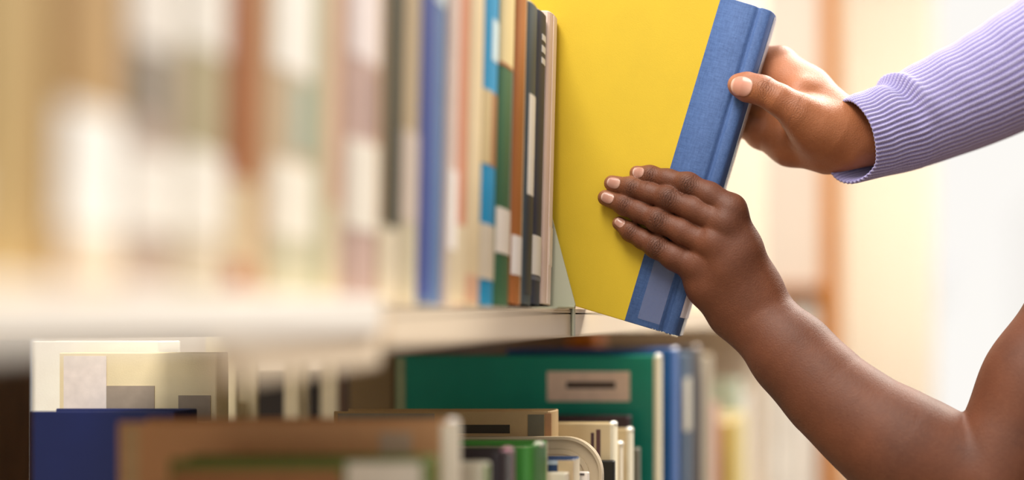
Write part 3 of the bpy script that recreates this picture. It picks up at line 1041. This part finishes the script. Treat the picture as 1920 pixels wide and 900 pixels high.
def skin_mat(name, base, dark, light, nail, nail_tip, spec=0.4, rough=0.48, kdark=0.55, sss=0.10):
    m = bpy.data.materials.new(name)
    m.use_nodes = True
    nt = m.node_tree
    N_ = nt.nodes.new
    b = nt.nodes['Principled BSDF']
    tc = N_('ShaderNodeTexCoord')

    def attr(n):
        a = N_('ShaderNodeAttribute')
        a.attribute_name = n
        return a.outputs['Fac']

    def noise(scale, detail=4):
        z = N_('ShaderNodeTexNoise')
        z.inputs['Scale'].default_value = scale
        z.inputs['Detail'].default_value = detail
        nt.links.new(tc.outputs['Object'], z.inputs['Vector'])
        return z.outputs[0]

    def math_(op, a, b_=None, c_=None, clamp=False):
        x = N_('ShaderNodeMath')
        x.operation = op
        x.use_clamp = clamp
        for i, v in enumerate((a, b_, c_)):
            if v is None:
                continue
            if isinstance(v, (int, float)):
                x.inputs[i].default_value = v
            else:
                nt.links.new(v, x.inputs[i])
        return x.outputs[0]

    def mix(f, a, b_):
        x = N_('ShaderNodeMix')
        x.data_type = 'RGBA'
        for i, v in ((0, f), (6, a), (7, b_)):
            if isinstance(v, tuple):
                x.inputs[i].default_value = (*v, 1)
            elif isinstance(v, (int, float)):
                x.inputs[i].default_value = v
            else:
                nt.links.new(v, x.inputs[i])
        return x.outputs[2]

    def ramp(v, lo, hi):
        x = N_('ShaderNodeMapRange')
        x.inputs['From Min'].default_value = lo
        x.inputs['From Max'].default_value = hi
        nt.links.new(v, x.inputs[0])
        return x.outputs[0]

    kw, ku, nail_f, nailu, sc = attr('kw'), attr('ku'), attr('nail'), attr('nailu'), attr('scuff')
    n1 = noise(22, 3)
    n2 = noise(260, 3)
    col = mix(ramp(n1, 0.3, 0.7), lin(dark), lin(base))
    col = mix(math_('MULTIPLY', ramp(n2, 0.45, 0.8), 0.10), col, lin(light))
    col = mix(sc, col, lin(light))
    # wrinkles over the joints
    wn = noise(420, 2)
    ph = math_('MULTIPLY_ADD', wn, 11.0, math_('MULTIPLY', ku, 2.9))
    wr = math_('SINE', ph)
    wr = ramp(wr, -0.2, -1.0)
    wfac = math_('MULTIPLY', wr, kw)
    col = mix(math_('MULTIPLY', kw, kdark), col, tuple(v * f_ for v, f_ in zip(lin(dark), (0.42, 0.36, 0.34))))
    col = mix(math_('MULTIPLY', wfac, 0.55), col, tuple(v * 0.25 for v in lin(dark)))
    isn = ramp(nail_f, 0.0, 0.08)
    tipf = math_('MULTIPLY', isn, ramp(nailu, 0.62, 0.78))
    lun = ramp(nailu, -0.2, -0.9)
    ncol = mix(math_('MULTIPLY', lun, 0.35), lin(nail), lin(nail_tip))
    ncol = mix(math_('MULTIPLY', tipf, 0.75), ncol, lin(nail_tip))
    edge = math_('MULTIPLY', ramp(nail_f, -0.12, -0.02), math_('SUBTRACT', 1.0, isn))
    col = mix(math_('MULTIPLY', edge, 0.30), col, tuple(v * 0.6 for v in lin(dark)))
    col = mix(isn, col, ncol)
    nt.links.new(col, b.inputs['Base Color'])
    rg = mix(isn, (rough,) * 3, (0.22,) * 3)
    nt.links.new(rg, b.inputs['Roughness'])
    b.inputs['Specular IOR Level'].default_value = spec
    b.inputs['Subsurface Weight'].default_value = sss
    b.inputs['Subsurface Radius'].default_value = (1.0, 0.35, 0.2)
    b.inputs['Subsurface Scale'].default_value = 0.004
    # relief: pores, fine lines, joint wrinkles
    vo = N_('ShaderNodeTexVoronoi')
    vo.inputs['Scale'].default_value = 750
    nt.links.new(tc.outputs['Object'], vo.inputs['Vector'])
    fine = math_('ADD', math_('MULTIPLY', vo.outputs['Distance'], 0.35), math_('MULTIPLY', noise(1500, 2), 0.5))
    fine = math_('MULTIPLY', fine, math_('SUBTRACT', 1.0, isn))
    hgt = math_('SUBTRACT', fine, math_('MULTIPLY', wfac, 1.6))
    bp = N_('ShaderNodeBump')
    bp.inputs['Strength'].default_value = 0.75
    bp.inputs['Distance'].default_value = 0.0005
    nt.links.new(hgt, bp.inputs['Height'])
    nt.links.new(bp.outputs[0], b.inputs['Normal'])
    return m


def chain(pts, axis=None, ratio=1.0):
    """pts: list of (px,py,z,r_px) -> prims"""
    J = [(H(p[0], p[1], p[2]), p[3] * PXM) for p in pts]
    return [(a[0], b[0], a[1], b[1], axis, ratio) for a, b in zip(J, J[1:])]


def ball(px, py, z, r, axis=None, ratio=1.0):
    c = H(px, py, z)
    return (c, c, r * PXM, r * PXM, axis, ratio)


def web(mcp, k0=0.0075, k1=0.0009, r0=0.012, r1=0.026):
    c = H(*mcp)

    def f(q):
        d = np.linalg.norm(q - c, axis=1)
        s = np.clip((d - r0) / (r1 - r0), 0, 1)
        return k0 + (k1 - k0) * s
    return f


AXY = np.array([0.0, 1.0, 0.0])
VOX = 0.0008

# ---- lower, darker left hand with bare arm
A = Sculpt()
A.add(chain([(1406, 582, -4, 64), (1490, 669, 4, 70), (1556, 739, 12, 75), (1628, 799, 20, 84), (1700, 848, 26, 97), (1852, 905, 32, 104)], AXY, 0.82), 0.02, 0.02)
A.add(chain([(1858, 900, 32, 100), (1957, 726, 22, 108), (2100, 500, 5, 122), (2230, 300, -15, 140)], AXY, 0.9), 0.02, 0.0035)
# palm: metacarpals
A.add(chain([(1402, 572, -4, 60), (1394, 540, 0, 56)], AXY, 0.68), 0.01, 0.02)
A.add(chain([(1371, 394, 15, 27), (1392, 465, 10, 33), (1416, 540, 0, 44)], AXY, 0.85), 0.01, 0.012)
A.add(chain([(1354, 420, 19, 27), (1376, 480, 14, 33), (1400, 550, 2, 44)], AXY, 0.85), 0.01, 0.012)
A.add(chain([(1330, 458, 18, 27), (1356, 505, 13, 34), (1384, 560, 2, 44)], AXY, 0.85), 0.01, 0.012)
A.add(chain([(1302, 499, 11, 30), (1328, 535, 7, 38), (1368, 580, -2, 42)], AXY, 0.85), 0.01, 0.009)
A.add([ball(1370, 394, 18, 22), ball(1360, 417, 22.2, 19), ball(1336, 455, 22, 19), ball(1306, 494, 14, 20)], 0.003, 0.011)
# palm side behind, and the thumb behind the book
A.add(chain([(1370, 432, -6, 36), (1400, 540, -14, 46)], AXY, 0.7), 0.01, 0.015)
A.add(chain([(1414, 545, -14, 40), (1392, 470, -38, 36), (1335, 432, -50, 26), (1290, 415, -46, 22), (1268, 408, -43, 18)]), 0.006, 0.012)
fA = {
    'index': [(1369, 391, 16, 27), (1330, 366, 17, 23.5), (1290, 346, 15, 20.5), (1252, 337, 11, 19), (1219, 330, 8, 17.2), (1195, 325, 6.8, 14.2)],
    'middle': [(1352, 419, 18.5, 27), (1302, 393, 19, 23), (1253, 372, 16, 21), (1215, 361, 12, 19.3), (1184, 352, 8.6, 18), (1148, 344, 7, 15)],
    'ring': [(1328, 458, 18, 26), (1280, 434, 18, 22.8), (1234, 413, 15.5, 20.6), (1200, 397, 11.5, 19), (1171, 384, 8.6, 17.6), (1136, 371, 7, 14.8)],
    'pinky': [(1302, 498, 11.5, 30), (1266, 482, 13.5, 24.5), (1230, 462, 12.5, 20), (1205, 448, 9.5, 17.8), (1183, 435, 7.2, 15.8), (1161, 419, 6.2, 12.8)],
}
for nm, pts in fA.items():
    A.add(chain(pts), 0.004, 0.001, web(pts[0][:3], 0.0055, 0.0004, 0.008, 0.019))
    for j in (2, 4):
        p = pts[j]
        A.add([ball(p[0], p[1], p[2] + 0.9, p[3] * 0.92)], 0.003, 0.005)
V, N, Q = A.mesh(VOX)
meA = np_mesh('arm_a', V, Q)


def fdir(pts, i, j):
    return H(*pts[j][:3]) - H(*pts[i][:3])


nailsA = []
for nm, c, L, W in (('index', (1197.5, 323), 12.2, 10.4), ('middle', (1150.5, 342.5), 13.4, 10.8), ('ring', (1139, 370.5), 13, 10.6), ('pinky', (1162, 417), 10.4, 8.8)):
    pts = fA[nm]
    nailsA.append((H(c[0], c[1], pts[5][2] + pts[5][3] * PXM * 1000), fdir(pts, 4, 5), CAMDIR + np.array([0, 0, 0.12]), L * PXM, W * PXM))
knA = []
for nm, pts in fA.items():
    for j, ru, rv, wt in ((2, 0.0075, 0.0075, 1.0), (4, 0.0048, 0.006, 0.75)):
        p = pts[j]
        knA.append((H(p[0], p[1], p[2] + p[3] * PXM * 1000), fdir(pts, j - 1, j), CAMDIR, ru, rv, wt))
tipA = sum(np.exp(-(np.linalg.norm(V - (n_[0] + unit(n_[1]) * 0.004 + AXY * 0.004), axis=1) / 0.0085) ** 2) for n_ in nailsA) * 0.9
dress(meA, V, N, nailsA, knA, tipA)
SKA = skin_mat('deep_brown_skin', '6e3e26', '58301d', '946142', 'ad8070', 'd2b3a4', rough=0.56, kdark=0.36, sss=0.06)
pa = link('person', meA, SKA)
tag(pa, 'person with a bare arm pressing their fingers flat on the yellow book', 'person')

# ---- upper hand in the lavender sleeve
B = Sculpt()
B.add(chain([(1586, 262, -12, 58), (1690, 235, -30, 64), (1800, 190, -48, 70)], AXY, 0.8), 0.02, 0.02)
B.add(chain([(1464, 119, -38, 32), (1516, 168, -28, 41), (1574, 232, -14, 54)]), 0.01, 0.010)
B.add(chain([(1436, 138, -40, 27), (1474, 150, -26, 30), (1500, 176, -10, 34)]), 0.01, 0.012)
B.add(chain([(1455, 172, -47, 31), (1508, 205, -36, 38), (1566, 246, -20, 48)]), 0.01, 0.010)
B.add(chain([(1442, 216, -48, 29), (1496, 240, -40, 37), (1556, 262, -24, 48)]), 0.01, 0.010)
B.add(chain([(1425, 252, -42, 27), (1480, 272, -34, 37), (1548, 281, -22, 46)]), 0.01, 0.010)
# thenar and thumb
B.add(chain([(1384, 159.5, 8.6, 19.5), (1400, 163, 10.6, 25), (1430, 170, 13, 25.5), (1462, 188, 14, 27.5), (1498, 212, 10, 35), (1558, 250, -6, 50)]), 0.006, 0.007)
B.add([ball(1528, 240, -4, 50)], 0.01, 0.012)
fB = {
    'index': [(1464, 119, -38, 31), (1428, 108, -47, 25), (1396, 118, -50, 21), (1350, 150, -44, 18), (1326, 168, -40, 15)],
    'middle': [(1455, 172, -47, 30), (1418, 166, -56, 25), (1388, 170, -55, 21), (1345, 196, -46, 18), (1318, 212, -40, 15)],
    'ring': [(1442, 216, -48, 28), (1408, 206, -55, 24), (1380, 204, -54, 20), (1340, 224, -45, 17), (1316, 238, -40, 14)],
    'pinky': [(1425, 252, -42, 25), (1396, 238, -50, 21), (1370, 228, -50, 18), (1338, 240, -43, 15), (1318, 250, -39, 12)],
}
for nm, pts in fB.items():
    B.add(chain(pts), 0.004, 0.001, web(pts[0][:3], 0.007, 0.0008, 0.012, 0.024))
V, N, Q = B.mesh(VOX)
meB = np_mesh('arm_b', V, Q)
tdir = H(1384, 159, 8.6) - H(1430, 170, 13)
nailsB = [(H(1390, 160.5, 20.5), tdir, CAMDIR + np.array([0, 0, 0.22]), 23 * PXM, 17 * PXM)]
knB = [(H(1436, 168, 24), tdir, CAMDIR + np.array([0, 0, 0.5]), 0.0075, 0.008, 0.75),
       (H(1490, 205, 25), H(1400, 163, 10) - H(1500, 215, 10), CAMDIR, 0.011, 0.012, 0.35),
       (H(1395, 240, -32), H(1370, 228, -50) - H(1425, 252, -42), CAMDIR, 0.006, 0.008, 0.4)]
tipB = np.clip(sum(np.exp(-(np.linalg.norm(V - c_, axis=1) / r_) ** 2) * w_ for c_, r_, w_ in ((H(1372, 156, 12), 0.011, 0.7), (H(1450, 135, -22), 0.018, 0.6), (H(1490, 160, -2), 0.016, 0.35), (H(1395, 235, -30), 0.016, 0.4))), 0, 1)
dress(meB, V, N, nailsB, knB, tipB)
SKB = skin_mat('warm_brown_skin', 'a0643f', '8c5232', 'c08260', 'c8907c', 'e6bfae', kdark=0.25, sss=0.06)
pb_ = empty('person', P(1602, 262, 1.02))
tag(pb_, 'person in a lavender ribbed sweater gripping the blue spine of the book', 'person')


def under(o, root):
    o.parent = root
    o.matrix_parent_inverse = Matrix.Translation(-root.location)
    return o


under(link('body', meB, SKB), pb_)

# ---- the ribbed sleeve
ctr = [(1603, 262, -4, 77), (1640, 250, -16, 82), (1690, 234, -29, 89), (1762, 203, -43, 99), (1842, 168, -56, 107), (1920, 126, -68, 117), (2020, 72, -82, 130), (2150, 2, -98, 142), (2320, -90, -115, 150)]
C = np.array([H(*c[:3]) for c in ctr])
R = np.array([c[3] * PXM for c in ctr])
cum = np.concatenate([[0], np.cumsum(np.linalg.norm(np.diff(C, axis=0), axis=1))])
NS, NT = 260, 54 * 10
ts = np.linspace(0, 1, NS) ** 1.15 * cum[-1]


def spline(x, xp, fp):
    """smooth interpolation through the points (Catmull-Rom)"""
    i = np.clip(np.searchsorted(xp, x) - 1, 0, len(xp) - 2)
    t = (x - xp[i]) / (xp[i + 1] - xp[i])
    m = np.gradient(fp, xp, axis=0)
    hh = (xp[i + 1] - xp[i])
    if fp.ndim > 1:
        t, hh = t[:, None], hh[:, None]
    return (2 * t ** 3 - 3 * t ** 2 + 1) * fp[i] + (t ** 3 - 2 * t ** 2 + t) * hh * m[i] + (-2 * t ** 3 + 3 * t ** 2) * fp[i + 1] + (t ** 3 - t ** 2) * hh * m[i + 1]


cs = spline(ts, cum, C)
rs = spline(ts, cum, R)
tan = np.gradient(cs, ts, axis=0)
tan /= np.linalg.norm(tan, axis=1, keepdims=True)
up = np.array([0, 0, 1.0])
e1 = up - (tan @ up)[:, None] * tan
e1 /= np.linalg.norm(e1, axis=1, keepdims=True)
e2 = np.cross(tan, e1)
th = np.linspace(0, 2 * math.pi, NT, endpoint=False)
ribs = np.cos(th * 54)
rings = []


def ring(i, r_add, amp, shift=0.0):
    s_ = ts[i]
    fold = 0.0042 * np.exp(-((s_ - 0.052 - 0.010 * np.sin(th)) / 0.006) ** 2) * np.clip(np.cos(th - 0.3) * 1.2, 0, 1)
    dip = -0.0030 * np.exp(-((s_ - 0.040 - 0.008 * np.sin(th)) / 0.007) ** 2) * np.clip(np.cos(th - 0.3) * 1.2, 0, 1)
    wob = 0.0010 * np.sin(s_ * 190 + 2 * np.sin(th * 2)) * (0.4 + 0.6 * np.cos(th - 1.0)) * np.exp(-s_ / 0.15)
    r = rs[i] + r_add + fold + dip + wob + amp * ribs
    ry = r * 0.86
    shift = shift - 0.017 * np.clip(-np.cos(th) * 0.75 - np.sin(th) * 0.66, 0, 1) ** 1.5 * math.exp(-s_ / 0.035)
    return cs[i] + np.outer(np.broadcast_to(shift, th.shape), tan[i]) + np.outer(np.cos(th) * r, e1[i]) + np.outer(np.sin(th) * ry, e2[i])


rings.append(ring(30, -0.0045, 0.0))
rings.append(ring(12, -0.0035, 0.0002))
rings.append(ring(3, -0.0026, 0.0004))
rings.append(ring(0, -0.0019, 0.0004, -0.0007))
rings.append(ring(0, -0.0006, 0.0005, -0.0009))
for i in range(NS):
    rings.append(ring(i, 0.0, 0.0006 if ts[i] < 0.055 else 0.00034))
VS = np.concatenate(rings)
nr = len(rings)
ii, jj = np.meshgrid(np.arange(nr - 1), np.arange(NT), indexing='ij')
a = ii * NT + jj
b_ = ii * NT + (jj + 1) % NT
QS = np.stack([a, b_, b_ + NT, a + NT], -1).reshape(-1, 4)
meS = np_mesh('sleeve', VS, QS)
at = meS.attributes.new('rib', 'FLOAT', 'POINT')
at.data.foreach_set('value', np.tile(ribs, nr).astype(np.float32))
at = meS.attributes.new('along', 'FLOAT', 'POINT')
al = np.concatenate([np.full(NT, -1.0)] * 5 + [np.full(NT, t_ * 1000) for t_ in ts])
at.data.foreach_set('value', al.astype(np.float32))
kn = bpy.data.materials.new('lavender_knit')
kn.use_nodes = True
nt = kn.node_tree
b = nt.nodes['Principled BSDF']
ra = nt.nodes.new('ShaderNodeAttribute')
ra.attribute_name = 'rib'
ala = nt.nodes.new('ShaderNodeAttribute')
ala.attribute_name = 'along'
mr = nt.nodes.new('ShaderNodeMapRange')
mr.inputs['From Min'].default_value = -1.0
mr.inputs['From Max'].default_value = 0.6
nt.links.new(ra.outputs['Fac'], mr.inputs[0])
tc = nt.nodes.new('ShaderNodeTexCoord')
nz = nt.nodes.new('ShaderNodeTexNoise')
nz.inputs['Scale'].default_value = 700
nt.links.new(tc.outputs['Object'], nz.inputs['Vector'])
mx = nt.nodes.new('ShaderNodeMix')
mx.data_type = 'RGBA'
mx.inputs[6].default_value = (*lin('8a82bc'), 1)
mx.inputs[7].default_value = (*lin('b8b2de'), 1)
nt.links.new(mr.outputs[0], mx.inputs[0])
mx2 = nt.nodes.new('ShaderNodeMix')
mx2.data_type = 'RGBA'
mx2.blend_type = 'MULTIPLY'
mx2.inputs[0].default_value = 0.35
nt.links.new(mx.outputs[2], mx2.inputs[6])
nt.links.new(nz.outputs[0], mx2.inputs[7])
nt.links.new(mx2.outputs[2], b.inputs['Base Color'])
b.inputs['Roughness'].default_value = 0.95
b.inputs['Specular IOR Level'].default_value = 0.15
b.inputs['Sheen Weight'].default_value = 0.35
b.inputs['Sheen Roughness'].default_value = 0.5
sn = nt.nodes.new('ShaderNodeMath')
sn.operation = 'MULTIPLY'
sn.inputs[1].default_value = 3.6
nt.links.new(ala.outputs['Fac'], sn.inputs[0])
sn2 = nt.nodes.new('ShaderNodeMath')
sn2.operation = 'SINE'
nt.links.new(sn.outputs[0], sn2.inputs[0])
ad = nt.nodes.new('ShaderNodeMath')
ad.operation = 'MULTIPLY_ADD'
nt.links.new(nz.outputs[0], ad.inputs[0])
ad.inputs[1].default_value = 1.5
nt.links.new(sn2.outputs[0], ad.inputs[2])
bp = nt.nodes.new('ShaderNodeBump')
bp.inputs['Strength'].default_value = 0.35
bp.inputs['Distance'].default_value = 0.0005
nt.links.new(ad.outputs[0], bp.inputs['Height'])
nt.links.new(bp.outputs[0], b.inputs['Normal'])
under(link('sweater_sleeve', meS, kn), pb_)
